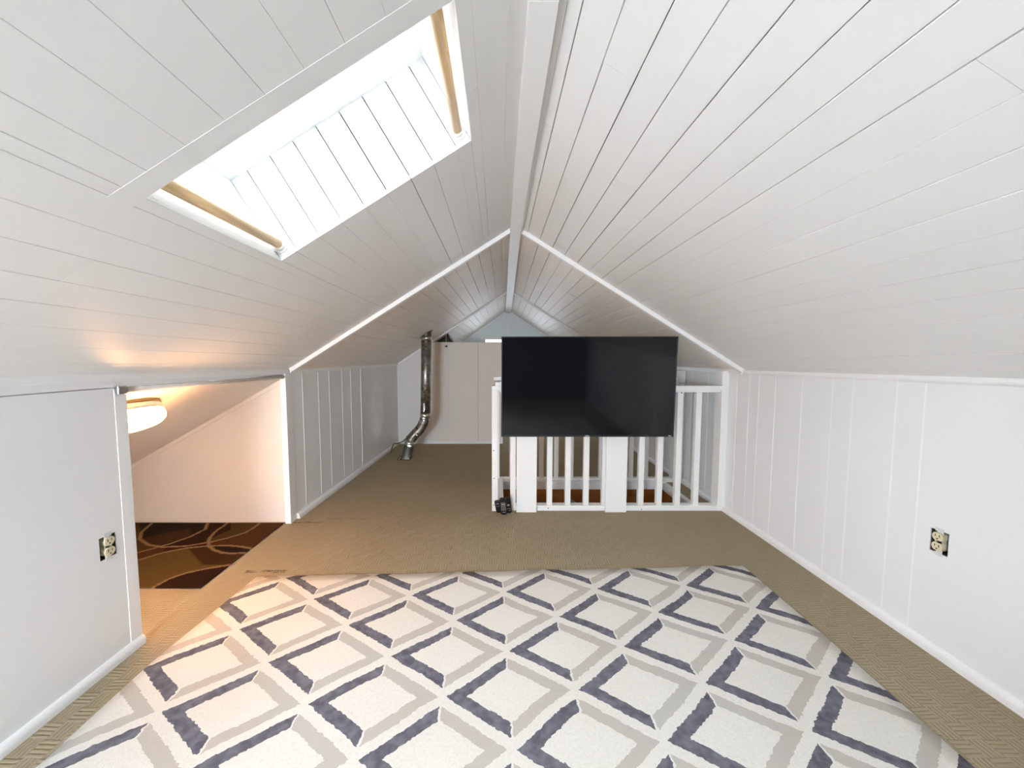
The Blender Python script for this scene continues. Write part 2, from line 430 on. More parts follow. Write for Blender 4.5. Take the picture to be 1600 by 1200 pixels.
m = MB(); m.box(XR+.03,XR+.034,SIDE[0]+.03,SIDE[1]-.03,SIDE[2]+.03,SIDE[3]-.03); m.build('pane', M['glass_dim'], W4)
# far part of the left wall, slightly turned
w = MB()
def LW(y, d=0): return Vector((XL + (y-2.5)*.046 + d, y, 0))
def lw_box(mb, y0, y1, d0, d1, z0, z1, m=0):
    p = []
    for z in (z0,z1): p += [LW(y0,d0)+Vector((0,0,z)), LW(y0,d1)+Vector((0,0,z)), LW(y1,d1)+Vector((0,0,z)), LW(y1,d0)+Vector((0,0,z))]
    mb.hexa(p, m)
lw_box(w, 2.5, YG, -.09, 0, -.02, 1.03)
for px in (476.5,499,514.5,532.5,545,559): 
    y = 600*1.345/(778-px)
    lw_box(w, y-.0025, y+.0025, 0, .002 if px != 559 else .004, .05, .985, 1)
struct('wall_left_far', w, [M['wall'], M['bead']])
# alcove walls
w = MB()
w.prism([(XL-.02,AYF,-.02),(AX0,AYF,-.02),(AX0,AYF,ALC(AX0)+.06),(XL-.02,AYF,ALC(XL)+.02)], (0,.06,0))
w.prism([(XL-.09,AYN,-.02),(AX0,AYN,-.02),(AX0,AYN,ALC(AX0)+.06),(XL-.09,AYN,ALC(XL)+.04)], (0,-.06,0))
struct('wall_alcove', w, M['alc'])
t = MB(); t.prism([(XL-.03,AYF,ALC(XL-.03)),(XL-.031,AYF,ALC(XL-.031)-.028),(AX0,AYF,ALC(AX0)-.028),(AX0,AYF,ALC(AX0))], (0,-.01,0))
pass
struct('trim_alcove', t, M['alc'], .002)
# gable wall with window_2
w = MB(); WX0, WX1, WZ0, WZ1 = -.305, .70, .50, 1.47
def gable_poly(y):
    return [(-1.3,y,-.02),(1.72,y,-.02),(1.72,y,.98),(ridge(y).x,y,1.96),(-1.3,y,.98)]
w.box(-1.35,WX0,YG,YG+.1,-.02,1.2); w.box(WX1,1.75,YG,YG+.1,-.02,1.2); w.box(WX0,WX1,YG,YG+.1,-.02,WZ0)
w.prism([(-1.35,YG,1.2),(WX0,YG,1.2),(WX0,YG,1.78),(-1.35,YG,1.2+.01)], (0,.1,0))
w.prism([(WX1,YG,1.2),(1.75,YG,1.2),(WX1,YG,1.78)], (0,.1,0))
w.prism([(WX0,YG,WZ1),(WX1,YG,WZ1),(WX1,YG,1.78),(ridge(YG).x,YG,2.04),(WX0,YG,1.78)], (0,.1,0))
for xx in (-.78,-.55,.95,.17): w.box(xx-.003,xx+.003,YG-.002,YG,1.48 if abs(xx)<.5 else .6,1.52 if abs(xx)>.5 else 1.9,1)
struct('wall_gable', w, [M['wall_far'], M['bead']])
W2 = bpy.data.objects.new('window_2', None); C.objects.link(W2); W2['kind'] = 'structure'; W2.location = ((WX0+WX1)/2, YG, WZ0)
m = MB()
for b in ((WX0,WX1,WZ1-.055,WZ1),(WX0,WX1,WZ0,WZ0+.055),(WX0,WX0+.08,WZ0+.055,WZ1-.055),(WX1-.065,WX1,WZ0+.055,WZ1-.055)): m.box(b[0],b[1],YG-.012,YG+.06,b[2],b[3])
m.box((WX0+WX1)/2-.02,(WX0+WX1)/2+.02,YG,YG+.05,WZ0+.055,WZ1-.055)
m.build('window_frame', M['trim'], W2, .003)
m = MB(); m.box(WX0+.06,WX1-.06,YG+.03,YG+.034,WZ0+.05,WZ1-.05); m.build('pane', M['glass_dim'], W2)
# partition in front of it
w = MB(); PX1 = .042
zc = lambda x: (CL(0,YT2).z + (x-CL(0,YT2).x)*(ridge(YT2).z-CL(0,YT2).z)/(ridge(YT2).x-CL(0,YT2).x))
xk = CL(0,YT2).x + (1.287-CL(0,YT2).z)/((ridge(YT2).z-CL(0,YT2).z)/(ridge(YT2).x-CL(0,YT2).x))
x0 = CL(0,YT2).x-.02
xk = max(xk, -.93)
w.prism([(x0,YT2,0),(xk-.003,YT2,0),(xk-.003,YT2,zc(xk-.003)+.008),(x0,YT2,zc(x0)+.008)], (0,.05,0), 1)
for a, b in ((xk,-.618),(-.6175,-.249),(-.2455,PX1)): w.box(a,b,YT2,YT2+.05,0,1.287)
w.box(xk-.003,PX1-.002,YT2+.02,YT2+.045,0,1.28)
struct('wall_partition', w, [M['part'], paint('partition_side_paint', (.78,.755,.73), .5, (1,1,1))])
t = MB(); t.box(x0+.03, PX1, YT2-.012, YT2, 0, .035); t.box(PX1, PX1+.02, YT2-.01, YT2+.06, 0, 1.29)
struct('baseboard_partition', t, M['wall'], .002)
# back end of the room behind the camera
w = MB()
BW = (-1.30,-.56,.62,1.13)  # unseen rear window, placed and sized to fill the near room with light
for a,b,c,d in grid_boxes([XL-.1,XR+.1],[0,1.14],[BW]): w.box(a,b,YB-.08,YB,c,d)
w.prism([(XL-.1,YB,1.14),(XR+.1,YB,1.14),(XRIDGE,YB,2.04)], (0,-.08,0))
struct('wall_back', w, M['darkwall'])
W3 = bpy.data.objects.new('fill_window_back', None); C.objects.link(W3); W3['kind'] = 'structure'; W3.location = ((BW[0]+BW[1])/2, YB, BW[2])
m = MB(); f = .03
for b in ((BW[0],BW[1],BW[3]-f,BW[3]),(BW[0],BW[1],BW[2],BW[2]+f),(BW[0],BW[0]+f,BW[2]+f,BW[3]-f),(BW[1]-f,BW[1],BW[2]+f,BW[3]-f)): m.box(b[0],b[1],YB-.06,YB+.01,b[2],b[3])
m.build('window_frame', M['trim'], W3, .002)
m = MB(); m.box(BW[0]+.02,BW[1]-.02,YB-.04,YB-.036,BW[2]+.02,BW[3]-.02); m.build('pane', M['glass'], W3)

# ------------------------------------------------------------------ floor, stairwell
SW = (.03, 1.452, 2.752, 3.292)
PH = (-1.075,-.955,4.06,4.215)     # cut in the floor for the pipe
fl = MB()
for a,b,c,d in grid_boxes([AX0-.1, XR+.1],[YB-.1, YG+.1],[SW, PH]): fl.box(a,b,c,d,-.012,0)
for a,b,c,d in grid_boxes([AX0-.1, XR+.1],[YB-.1, YG+.1],[(SW[0]-.021,SW[1]+.021,SW[2]-.021,SW[3]+.021),PH]): fl.box(a,b,c,d,-.10,-.0125,1)
struct('floor', fl, [M['carpet'], M['gap']])
w = MB(); sx0,sx1,sy0,sy1 = SW
th = .02
w.box(sx0-th,sx1+th,sy1,sy1+th,-.40,-.0125,0); w.box(sx0-th,sx1+th,sy0-th,sy0,-.40,-.0125,0)
w.box(sx0-th,sx0,sy0,sy1,-.40,-.0125,0); w.box(sx1,sx1+th,sy0,sy1,-.40,-.0125,0)
w.box(sx0-th,sx1+th,sy1,sy1+th,-2.4,-.40,1); w.box(sx0-th,sx1+th,sy0-th,sy0,-2.4,-.40,1)
w.box(sx0-th,sx0,sy0,sy1,-2.4,-.40,1); w.box(sx1,sx1+th,sy0,sy1,-2.4,-.40,1)
w.box(sx0-th,sx1+th,sy0-th,sy1+th,-2.45,-2.4,1)
struct('wall_stairwell', w, [M['orange'], M['wall']])
t = MB()   # white boards round the top of the stairwell
t.box(sx0-.004,sx1+.02,sy1-.012,sy1+.02,-.052,.022); t.box(sx1-.012,sx1+.03,sy0,sy1-.012,-.060,.003); t.box(sx0-.03,sx0+.012,sy0,sy1-.012,-.060,.045)
struct('trim_stairwell', t, M['rail'], .002)
# pale curved handle inside the stairwell
h = thing('grab_handle', 'pale curved handle on the orange wood inside the stairwell', 'handle', (.625,sy1,-.19))
pts = [Vector((.625+.055*math.cos(a), sy1-.012-.03*math.sin(a), -.215+.07*math.sin(a))) for a in [PI*i/14 for i in range(15)]]
MB().tube(pts, .013, 12).build('grip', simple('pale_handle', (.50,.42,.34), .4), h)
m = MB()
for s in (-1,1): MB().tube([(.625+s*.055, sy1-.0005, -.215),(.625+s*.055, sy1-.018, -.215)], .018, 14).build('mount', M['galv_dark'], h)


# ------------------------------------------------------------------ trims and baseboards
def beam():
    t = MB(); W = .033
    ys = [YB, .9, 2.5, 4.83, YG]; xs = [.098,.101,.111,.150,.182]; ws = [.034,.034,.0345,.044,.05]
    for i in range(len(ys)-1):
        a, b = ys[i], ys[i+1]; xa, xb = xs[i], xs[i+1]; wa, wb = ws[i], ws[i+1]
        t.hexa([(xa-wa,a,1.88),(xa+wa,a,1.88),(xb+wb,b,1.88),(xb-wb,b,1.88),(xa-wa,a,1.95),(xa+wa,a,1.95),(xb+wb,b,1.95),(xb-wb,b,1.95)])
    for i in range(2):       # flat filler strip on the right of the beam
        a, b = ys[i], ys[i+1]; xa, xb = xs[i]+ws[i], xs[i+1]+ws[i+1]; c = .022
        t.hexa([(xa,a,1.903),(xa+c,a,1.903),(xb+c*.6,b,1.903),(xb,b,1.903),(xa,a,1.94),(xa+c,a,1.94),(xb+c*.6,b,1.94),(xb,b,1.94)])
    return t
struct('trim_ridge', beam(), M['ceil'], .0015, weld=False)
def batten(F, y, t0, t1, h, wd, name):
    m = MB(); p = []
    for o in (-h, .001):
        p += [F(t0,y,o),F(t1,y,o),F(t1,y+wd,o),F(t0,y+wd,o)]
    m.hexa(p); return struct(name, m, M['trim'], .003)
batten(CL, YT1, .012, .978, .025, .035, 'trim_1'); batten(CR, YT1, .012, .978, .025, .035, 'trim_2')
batten(CL, YT2-.026, .012, .985, .022, .025, 'trim_3'); batten(CR, YT2, .0, .975, .018, .012, 'trim_4')
batten(CL, YG-.03, .0, .97, .03, .03, 'trim_5'); batten(CR, YG-.03, .0, .97, .03, .03, 'trim_6')
# eave strips
def eave_strip(E, s, y0, y1, zt, zb, d, name, round_=False):
    m = MB(); a, b = E(y0), E(y1)
    def ring(p):
        if not round_: return [(p.x, p.y, p.z+zt),(p.x+s*d, p.y, p.z+zt),(p.x+s*d, p.y, p.z+zb),(p.x, p.y, p.z+zb)]
        c = (zt+zb)/2; r = (zt-zb)/2
        return [(p.x, p.y, p.z+zt)] + [(p.x+s*d*math.sin(k), p.y, p.z+c+r*math.cos(k)) for k in [PI*i/8 for i in range(9)]] + [(p.x, p.y, p.z+zb)]
    ra, rb = ring(a), ring(b); n = len(ra)
    m.add(ra+rb, [tuple(range(n))[::-1], tuple(range(n,2*n))]+[(i,(i+1)%n,n+(i+1)%n,n+i) for i in range(n)])
    return struct(name, m, M['trim'], 0 if round_ else .002)
eave_strip(eaveL, 1, YB, 2.5, .008, -.019, .010, 'trim_7')
eave_strip(eaveL, 1, 2.53, YT2, .005, -.020, .010, 'trim_8')
eave_strip(eaveR, -1, YB, 2.50, .010, -.020, .016, 'trim_9', True)
eave_strip(eaveR, -1, 2.54, YG-.04, .008, -.022, .012, 'trim_10')
# alcove opening casing
t = MB(); t.box(XL-.002, XL+.0016, 1.368, 1.412, .0, .985); t.box(XL-.031, XL+.001, 1.4105, 1.4145, 0, .9885); struct('trim_11', t, M['trim'], .001)
t = MB(); t.box(XL-.0305, XL+.006, 2.470, 2.545, 0, .999); struct('trim_12', t, M['wall'], .002)
# baseboards: white quarter round
def qround(x, s, y0, y1, h, d, name, lw=False):
    m = MB()
    def ring(y):
        xx = LW(y).x if lw else x
        return [(xx,y,0),(xx+s*d,y,0),(xx+s*d,y,h*.35)]+[(xx+s*d*math.cos(k),y,h*.35+h*.65*math.sin(k)) for k in [PI/2*i/6 for i in range(1,7)]]
    ra, rb = ring(y0), ring(y1); n = len(ra)
    m.add(ra+rb, [tuple(range(n))[::-1], tuple(range(n,2*n))]+[(i,(i+1)%n,n+(i+1)%n,n+i) for i in range(n)])
    return struct(name, m, M['trim'])
qround(XL, 1, YB, 1.412, .034, .016, 'baseboard_left')
qround(XR, -1, YB, FY-.009, .038, .016, 'baseboard_right')
qround(XR, -1, 2.785, YG, .036, .016, 'baseboard_right_far')
qround(0, 1, 2.55, YT2-.02, .040, .022, 'baseboard_left_far', True)

# ------------------------------------------------------------------ area rug
def area_rug():
    m = MB(); nx, ny = 40, 36
    L = [(-1.238,-.3),(-1.24,.3),(-1.234,.95),(-1.246,1.3),(-1.206,1.846)]
    R = [(1.262,-.3),(1.266,.3),(1.274,.956),(1.286,1.39),(1.289,1.950)]
    def ev(c, v):
        v *= len(c)-1; i = min(int(v), len(c)-2); f = v-i
        return Vector((c[i][0]*(1-f)+c[i+1][0]*f, c[i][1]*(1-f)+c[i+1][1]*f, 0))
    top = []; 
    for j in range(ny+1):
        a, b = ev(L, j/ny), ev(R, j/ny)
        for i in range(nx+1):
            p = a.lerp(b, i/nx); e = min(i, nx-i, ny-j)
            p.z = .009 if e > 0 else .0055
            if j == ny: p.y += .004*math.sin(i*.9)+.003*math.sin(i*.37)
            top.append(p)
    fs = []; w = nx+1
    for j in range(ny):
        for i in range(nx): fs.append((j*w+i, j*w+i+1, (j+1)*w+i+1, (j+1)*w+i))
    m.add(top, fs, 0, True)
    rim = [i for i in range(w)] + [j*w+nx for j in range(1,ny+1)] + [ny*w+i for i in range(nx-1,-1,-1)] + [j*w for j in range(ny-1,0,-1)]
    o = len(m.v); m.v += [(m.v[i][0], m.v[i][1], .0004) for i in rim]; n = len(rim)
    for q in range(n):
        m.f.append([rim[q], rim[(q+1)%n], o+(q+1)%n, o+q][::-1]); m.m.append(0); m.sm.append(True)
    m.f.append([o+q for q in range(n)]); m.m.append(0); m.sm.append(False)
    ob = m.build('area_rug', M['rug'])
    tag(ob, 'large cream rug with grey and taupe diamond lattice on the tan carpet', 'rug')
area_rug()

# ------------------------------------------------------------------ alcove rug (pattern woven in as colours)
F_, CX_, HC_ = 600.0, 778.0, 1.1
PITCH = math.atan(42/F_)
def pix_floor(x, y):
    a = (x-CX_)/F_; b = -(y-600)/F_; c, s = math.cos(PITCH), math.sin(PITCH)
    t = -HC_/(-s+b*c); return (a*t, (c+b*s)*t)
def alcove_rug():
    T = lambda pts: [pix_floor(200+x*.1625, 800+y*.1625) for x, y in pts]
    lines = [T([(778,60),(772,100),(745,175),(600,250),(400,320),(100,402),(-200,470)]),
             T([(330,60),(230,120),(125,210),(115,275),(200,330),(340,350),(560,340),(800,300),(960,262),(1130,210),(1230,150),(1280,105)]),
             T([(1040,60),(990,95),(840,200),(790,255),(770,300),(785,345),(830,380),(910,405),(1000,412),(1135,405)]),
             T([(-100,510),(120,470),(330,405),(560,360),(760,340),(960,335),(1090,345),(1190,365)]),
             T([(100,800),(250,735),(400,655),(560,600),(760,558),(985,520)])]
    def seg(p, a, b):
        ax, ay = a; bx, by = b; dx, dy = bx-ax, by-ay; l = dx*dx+dy*dy
        t = max(0, min(1, ((p[0]-ax)*dx+(p[1]-ay)*dy)/l)) if l else 0
        return math.hypot(p[0]-ax-t*dx, p[1]-ay-t*dy)
    def pix(p):
        dz = -HC_; c, s = math.cos(PITCH), math.sin(PITCH)
        yf = p[1]*c-dz*s; zu = p[1]*s+dz*c
        return ((CX_+F_*p[0]/yf-200)/.1625, (600-F_*zu/yf-800)/.1625)
    def ysi(pl, x):      # y of polyline at x (pixel space)
        for (a, b) in zip(pl, pl[1:]):
            if min(a[0],b[0]) <= x <= max(a[0],b[0]) and a[0] != b[0]:
                return a[1]+(b[1]-a[1])*(x-a[0])/(b[0]-a[0])
        return None
    LA = [(-400,520),(-200,470),(100,402),(400,320),(600,250),(745,175),(778,60)]
    LBlow = [(115,275),(200,330),(340,350),(560,340),(800,300),(960,262),(1130,210),(1230,150),(1280,105),(1300,60)]
    LD = [(-400,580),(-100,510),(120,470),(330,405),(560,360),(760,340),(960,335),(1090,345),(1190,365),(1500,430)]
    LE = [(-300,950),(100,800),(250,735),(400,655),(560,600),(760,558),(985,520),(1300,470)]
    olive, dkbr, rust, gold, mid, black = (.062,.036,.008), (.020,.007,.004), (.066,.024,.007), (.098,.060,.018), (.040,.018,.006), (.014,.008,.005)
    def col(x, y):
        yA, yB, yD, yE = ysi(LA,x), ysi(LBlow,x), ysi(LD,x), ysi(LE,x)
        inC = x > 770 and (y > 95) and y < 412 and (x-770) > abs(y-300)**1.35*.35
        if yE is not None and y > yE: return dkbr
        if yD is not None and y > yD:
            if x > 830 and y < 405: return black
            if x > 575+.9*max(0,(y-360)): return mid if y < 520 else gold
            return gold
        if yB is not None and y < yB and x > 115:
            if yA is not None and y < yA:
                if y < 270-.22*(x-115)+0: return black
                if x > 600: return black
                return mid
            if inC or x > 990: return olive
            return dkbr
        if x >= 115 and yA is not None and y > yA and (yD is None or y < yD): 
            if x > 340: return (.045,.008,.006) if x < 780 else rust
            return rust
        if x > 780: return rust
        if yA is not None and y < yA: return olive
        return rust
    x0, x1, y0, y1 = -2.75, -1.412, 1.752, 2.472
    h = .006; nx, ny = int((x1-x0)/h), int((y1-y0)/h)
    m = MB(); pts = []; cols = []
    for j in range(ny+1):
        for i in range(nx+1):
            x, y = x0+(x1-x0)*i/nx, y0+(y1-y0)*j/ny
            e = min(i, nx-i, j, ny-j)
            pts.append((x, y, .008 if e else .003))
            p = (x, y); u, v = pix(p); c = col(u, v)
            d = min(seg(p, a, b) for L in lines for a, b in zip(L, L[1:])) if u > -300 else 1
            if d < .0085: c = (.25,.155,.08)
            cols.append((*c, 1))
    w = nx+1
    m.add(pts, [(j*w+i, j*w+i+1, (j+1)*w+i+1, (j+1)*w+i) for j in range(ny) for i in range(nx)], 0, True)
    m.add([(x0,y0,.0005),(x1,y0,.0005),(x1,y1,.0005),(x0,y1,.0005)], [(0,1,2,3)])
    t = NT('brown_abstract_pile'); at = t.n('ShaderNodeAttribute', attribute_name='weave'); co = t.coord(); n = t.noise(co, 150, 2)
    c = t.mix(t.math('MULTIPLY', t.ramp(n, .3, .7), .35), at.outputs['Color'], (.02,.012,.005))
    mat = t.bsdf(c, .95, 0, t.bump(n, .5, .003), .08)
    o = m.build('abstract_rug', mat)
    ca = o.data.color_attributes.new('weave', 'FLOAT_COLOR', 'POINT')
    for i, c in enumerate(cols): ca.data[i].color = c
    tag(o, 'brown and olive rug with curving cream lines on the alcove floor', 'rug')
alcove_rug()

# ------------------------------------------------------------------ alcove light
def alcove_light():
    cx, cy = -1.522, 1.530
    nrm = Vector((.56,0,-1)).normalized(); down = Vector((-1,0,-.56)).normalized(); along = Vector((0,1,0))
    base = Vector((cx, cy, ALC(cx)))
    r = thing('ceiling_light', 'lit oval white lamp on the sloping alcove ceiling', 'lamp', base)
    def oval(a, b, h, n=40, p=2.5):
        out = []
        for i in range(n):
            k = 2*PI*i/n; c, s = math.cos(k), math.sin(k)
            u = abs(c)**(2/p)*math.copysign(1,c)*a; v = abs(s)**(2/p)*math.copysign(1,s)*b
            out.append(base+along*u+down*v+nrm*h)
        return out
    def loft(rings, cap0=True, cap1=True):
        m = MB(); n = len(rings[0]); vs = [p for R in rings for p in R]; fs = []
        for k in range(len(rings)-1):
            for i in range(n): fs.append((k*n+i, k*n+(i+1)%n, (k+1)*n+(i+1)%n, (k+1)*n+i))
        m.add(vs, fs, 0, True)
        if cap0: m.f.append(list(range(n))[::-1]); m.m.append(0); m.sm.append(False)
        if cap1: m.f.append(list(range((len(rings)-1)*n, len(rings)*n))); m.m.append(0); m.sm.append(True)
        return m
    loft([oval(.165,.080,0.001), oval(.165,.080,.010)]).build('ceiling_plate', M['brass'], r)
    loft([oval(.160,.076,.010), oval(.162,.078,.014), oval(.162,.078,.030), oval(.159,.076,.034)]).build('base', M['white_plastic'], r)
    loft([oval(.161,.0775,.034), oval(.161,.0775,.037)]).build('rim', M['brass'], r)
    sh = loft([oval(.160,.0765,.037), oval(.161,.0775,.048), oval(.159,.076,.062), oval(.150,.069,.077), oval(.130,.056,.089), oval(.092,.036,.096), oval(.034,.013,.0985)]).build('shade', lampmat(7), r)
    sh['label'] = 'glowing white diffuser'
alcove_light()

# curtain rod across the alcove opening
r = thing('curtain_rod', 'thin white rod across the top of the alcove opening', 'rod', (XL-.02, 1.41, .985))
MB().tube([(XL-.006,1.42,.979),(XL-.006,2.466,.974)], .0115, 16).build('rod', simple('backlit_white_rod', (.55,.50,.45), .4), r)  # white rod; its backlit shade is put into the beige colour
m = MB(); m.box(XL+.004, XL+.014, 1.372, 1.405, .966, .996); m.tube([(XL-.012,1.413,.983),(XL-.012,1.424,.983)], .013, 16); m.build('bracket', M['chrome'], r, .002)
m = MB(); m.tube([(XL-.012,2.460,.973),(XL-.012,2.473,.973)], .013, 16); o = m.build('bracket', M['black_soft'], r); o['label'] = 'dark end socket'

# ------------------------------------------------------------------ electrical outlets
def outlet(x, s, hole, label):
    y0,y1,z0,z1 = hole; yc, zc_ = (y0+y1)/2, (z0+z1)/2
    r = thing('electrical_outlet', label, 'outlet', (x, yc, zc_))
    X = lambda d: x + s*d          # d>0 into the room
    def bx(mb, d0, d1, a, b, c, d, m=0): mb.box(min(X(d0),X(d1)), max(X(d0),X(d1)), a, b, c, d, m)
    m = MB(); t = .002; D = -.045
    bx(m, D-.002, D, y0, y1, z0, z1)
    bx(m, D, -.004, y0, y0+t, z0, z1); bx(m, D, -.004, y1-t, y1, z0, z1); bx(m, D, -.004, y0+t, y1-t, z0, z0+t); bx(m, D, -.004, y0+t, y1-t, z1-t, z1)
    m.build('box', M['box_metal'], r)
    m = MB()    # steel strap with ears above and below
    bx(m, -.004, -.002, yc-.010, yc+.010, z0+.001, z1-.001); bx(m, .0, .0018, yc-.013, yc+.013, z1-.004, z1+.009); bx(m, .0, .0018, yc-.013, yc+.013, z0-.009, z0+.004)
    bx(m, -.003, .0005, yc-.008, yc+.008, z1-.008, z1-.002); bx(m, -.003, .0005, yc-.008, yc+.008, z0+.002, z0+.008)
    m.build('strap', M['strap'], r, .0006)
    off = -.004 if s > 0 else -.004
    yb = yc + .004
    m = MB(); bx(m, -.03, -.002, yb-.012, yb+.012, zc_-.03, zc_+.03)
    for sg in (-1,1):
        cz = zc_+sg*.0185; ring = []
        for i in range(24):
            k = 2*PI*i/24; zz = max(-.0145, min(.0145, .0175*math.sin(k)))
            ring.append((X(-.02), yb+.0178*math.cos(k), cz+zz))
        m.prism(ring, (s*.023,0,0))
    m.build('receptacle', M['ivory'], r, .0008)
    m = MB()
    for sg in (-1,1):
        cz = zc_+sg*.0185
        bx(m, .002, .0034, yb-.0078, yb-.0052, cz-.001, cz+.0085); bx(m, .002, .0034, yb+.0052, yb+.0078, cz+.0, cz+.0075)
        ring = [(X(.002), yb+.0026*math.cos(2*PI*i/12), cz-.0075+.0026*math.sin(2*PI*i/12)) for i in range(12)]
        m.prism(ring, (s*.0014,0,0))
    m.build('slots', M['slot'], r)
    ring = [(X(.0005), yb+.003*math.cos(2*PI*i/12), zc_+.003*math.sin(2*PI*i/12)) for i in range(12)]
    MB().prism(ring, (s*.0022,0,0)).build('screw', M['chrome'], r)
outlet(XL, 1, HOLE_L, 'ivory outlet without cover plate in the left wall beside the alcove opening')
outlet(XR, -1, HOLE_R, 'ivory outlet without cover plate in the panelled right wall')

# ------------------------------------------------------------------ stair railing (front) carrying the television
def railing_front():
    r = thing('stair_railing', 'white wooden railing in front of the stairwell, behind the television', 'railing', (.78, FY, 0))
    P = lambda n, mb, **k: mb.build(n, M['rail'], r, .002, **k)
    P('post', MB().box(-.043, .0, FY-.012, FY+.045, 0, .867))
    m = MB().box(1.571, XR-.0005, FY-.008, FY+.085, 0, 1.002); P('post', m)
    P('top_rail', MB().box(-.044, 1.571, FY-.014, FY+.072, .867, .899))
    o = P('under_rail', MB().box(0, 1.571, FY+.006, FY+.055, .853, .867))
    P('cap_block', MB().box(-.020, .035, FY, FY+.06, .899, .924))
    P('bottom_rail', MB().box(0, 1.571, FY, FY+.060, 0, .036))
    P('lip', MB().box(.275, 1.571, FY-.006, FY, 0, .024))
    for k in range(11):
        x = .108+.1315*k
        P('baluster', MB().box(x-.0195, x+.0195, FY+.008, FY+.044, .036, .853))
    for x0, x1 in ((.131,.274),(.762,.911)):
        o = P('mounting_board', MB().box(x0, x1, FY-.034, FY-.015, 0, 1.12)); o['label'] = 'wide upright board holding the television'
    for (x, z) in ((-.030,.44),(-.028,.24),(-.03,.045),(.36,.019),(1.03,.012),(1.29,.85)): MB().tube([(x,FY-.0135 if x < 0 else FY-.007,z),(x,FY-.011 if x<0 else FY-.0,z)], .004, 10).build('nail_head', M['slot'], r)
railing_front()
def railing_rear():
    y = 3.315
    r = thing('stair_railing', 'white wooden railing on the far side of the stairwell', 'railing', (.78, y, 0))
    P = lambda n, mb, **k: mb.build(n, M['rail'], r, .002, **k)
    P('post', MB().box(-.03, .015, y-.0, y+.045, 0, .9)); P('post', MB().box(1.553, XR-.013, y-.03, y+.11, 0, .985))
    P('top_rail', MB().box(-.035, 1.553, y-.012, y+.06, .900, .93)); P('bottom_rail', MB().box(.015, 1.553, y-.002, y+.05, 0, .036))
    for k in range(11):
        x = .120+.1315*k
        P('baluster', MB().box(x-.0195, x+.0195, y+.006, y+.042, .036, .9))
railing_rear()
r = thing('side_railing', 'short white rail along the left side of the stairwell', 'railing', (-.02, 3.0, 0))
MB().box(-.030, .006, FY+.075, 3.30, .866, .898).build('top_rail', M['rail'], r, .002)

# ------------------------------------------------------------------ television
def television():
    tilt = math.radians(2.2); c, s = math.cos(tilt), math.sin(tilt)
    x0, x1, zb, zt = .0225, 1.2035, .5545, 1.2375; yb = 2.600     # lower front edge
    r = thing('television', 'large black flat television fixed on the white railing boards', 'television', ((x0+x1)/2, yb, zb))
    def T(x, d, h):       # d: depth behind the front face, h: height along the tilted face
        return Vector((x, yb - s*h + c*d, zb + c*h + s*d))
    H = (zt-zb)/c
    def bx(mb, a, b, d0, d1, h0, h1, m=0):
        mb.hexa([T(a,d0,h0),T(b,d0,h0),T(b,d1,h0),T(a,d1,h0),T(a,d0,h1),T(b,d0,h1),T(b,d1,h1),T(a,d1,h1)], m)
    bz = .007; bb = .014
    m = MB(); bx(m,x0,x1,0,.012,0,bb); bx(m,x0,x1,0,.012,H-bz,H); bx(m,x0,x0+bz,0,.012,bb,H-bz); bx(m,x1-bz,x1,0,.012,bb,H-bz)
    m.build('bezel', M['black'], r, .0012)
    m = MB(); bx(m,x0+bz-.001,x1-bz+.001,.0015,.010,bb-.001,H-bz+.001); m.build('screen', M['screen'], r)
    m = MB(); bx(m,x0+.001,x1-.001,.012,.022,.001,H-.001); bx(m,x0+.10,x1-.10,.022,.040,.03,H*.62); m.build('back_housing', M['black_soft'], r, .003)
    for xa in (.18,.81):
        m = MB().hexa([T(xa,.040,.16),T(xa+.04,.040,.16),(xa+.04,FY-.0345,zb+.15),(xa,FY-.0345,zb+.15),T(xa,.022,.46),T(xa+.04,.022,.46),(xa+.04,FY-.0345,zb+.46),(xa,FY-.0345,zb+.46)])
        m.build('mount_arm', M['galv_dark'], r)
    # maker's letters on the lower edge: T C L, and the small word at the right corner
    xm = .612; w = .009; hh = .0068; lo = .0035
    m = MB(); bx(m,xm-.0165,xm-.0065,-.0006,.0002,lo+hh*.72,lo+hh); bx(m,xm-.0127,xm-.0103,-.0006,.0002,lo,lo+hh*.72)
    m.build('letter', M['logo'], r)
    m = MB(); bx(m,xm-.0045,xm-.0022,-.0006,.0002,lo,lo+hh); bx(m,xm-.0022,xm+.0045,-.0006,.0002,lo,lo+hh*.28); bx(m,xm-.0022,xm+.0045,-.0006,.0002,lo+hh*.72,lo+hh)
    m.build('letter', M['logo'], r)
    m = MB(); bx(m,xm+.0070,xm+.0093,-.0006,.0002,lo,lo+hh); bx(m,xm+.0093,xm+.0160,-.0006,.0002,lo,lo+hh*.28)
    m.build('letter', M['logo'], r)
    # R o k u, tiny
    def strokes(x, rects, u, z):
        mm = MB()
        for a,b,cc,d in rects: bx(mm, x+a*u, x+b*u, -.0006, .0002, z+cc*u, z+d*u)
        return mm
    u = .0011; z = .0050; X = x1-.036
    for gl, dx in (([(0,1,0,6),(1,3,5,6),(3,4,3,5),(1,3,2.4,3.4),(2.5,4,0,2.4)],0), ([(5,6,0,4),(6,8,3,4),(6,8,0,1),(8,9,0,4)],0), ([(10,11,0,6),(11,12,1.5,2.7),(12,13.4,2.4,4),(12,13.4,0,1.6)],0), ([(14.4,15.4,0,4),(15.4,17.4,0,1),(17.4,18.4,0,4)],0)):
        strokes(X, gl, u, z).build('letter', M['logo'], r)
television()

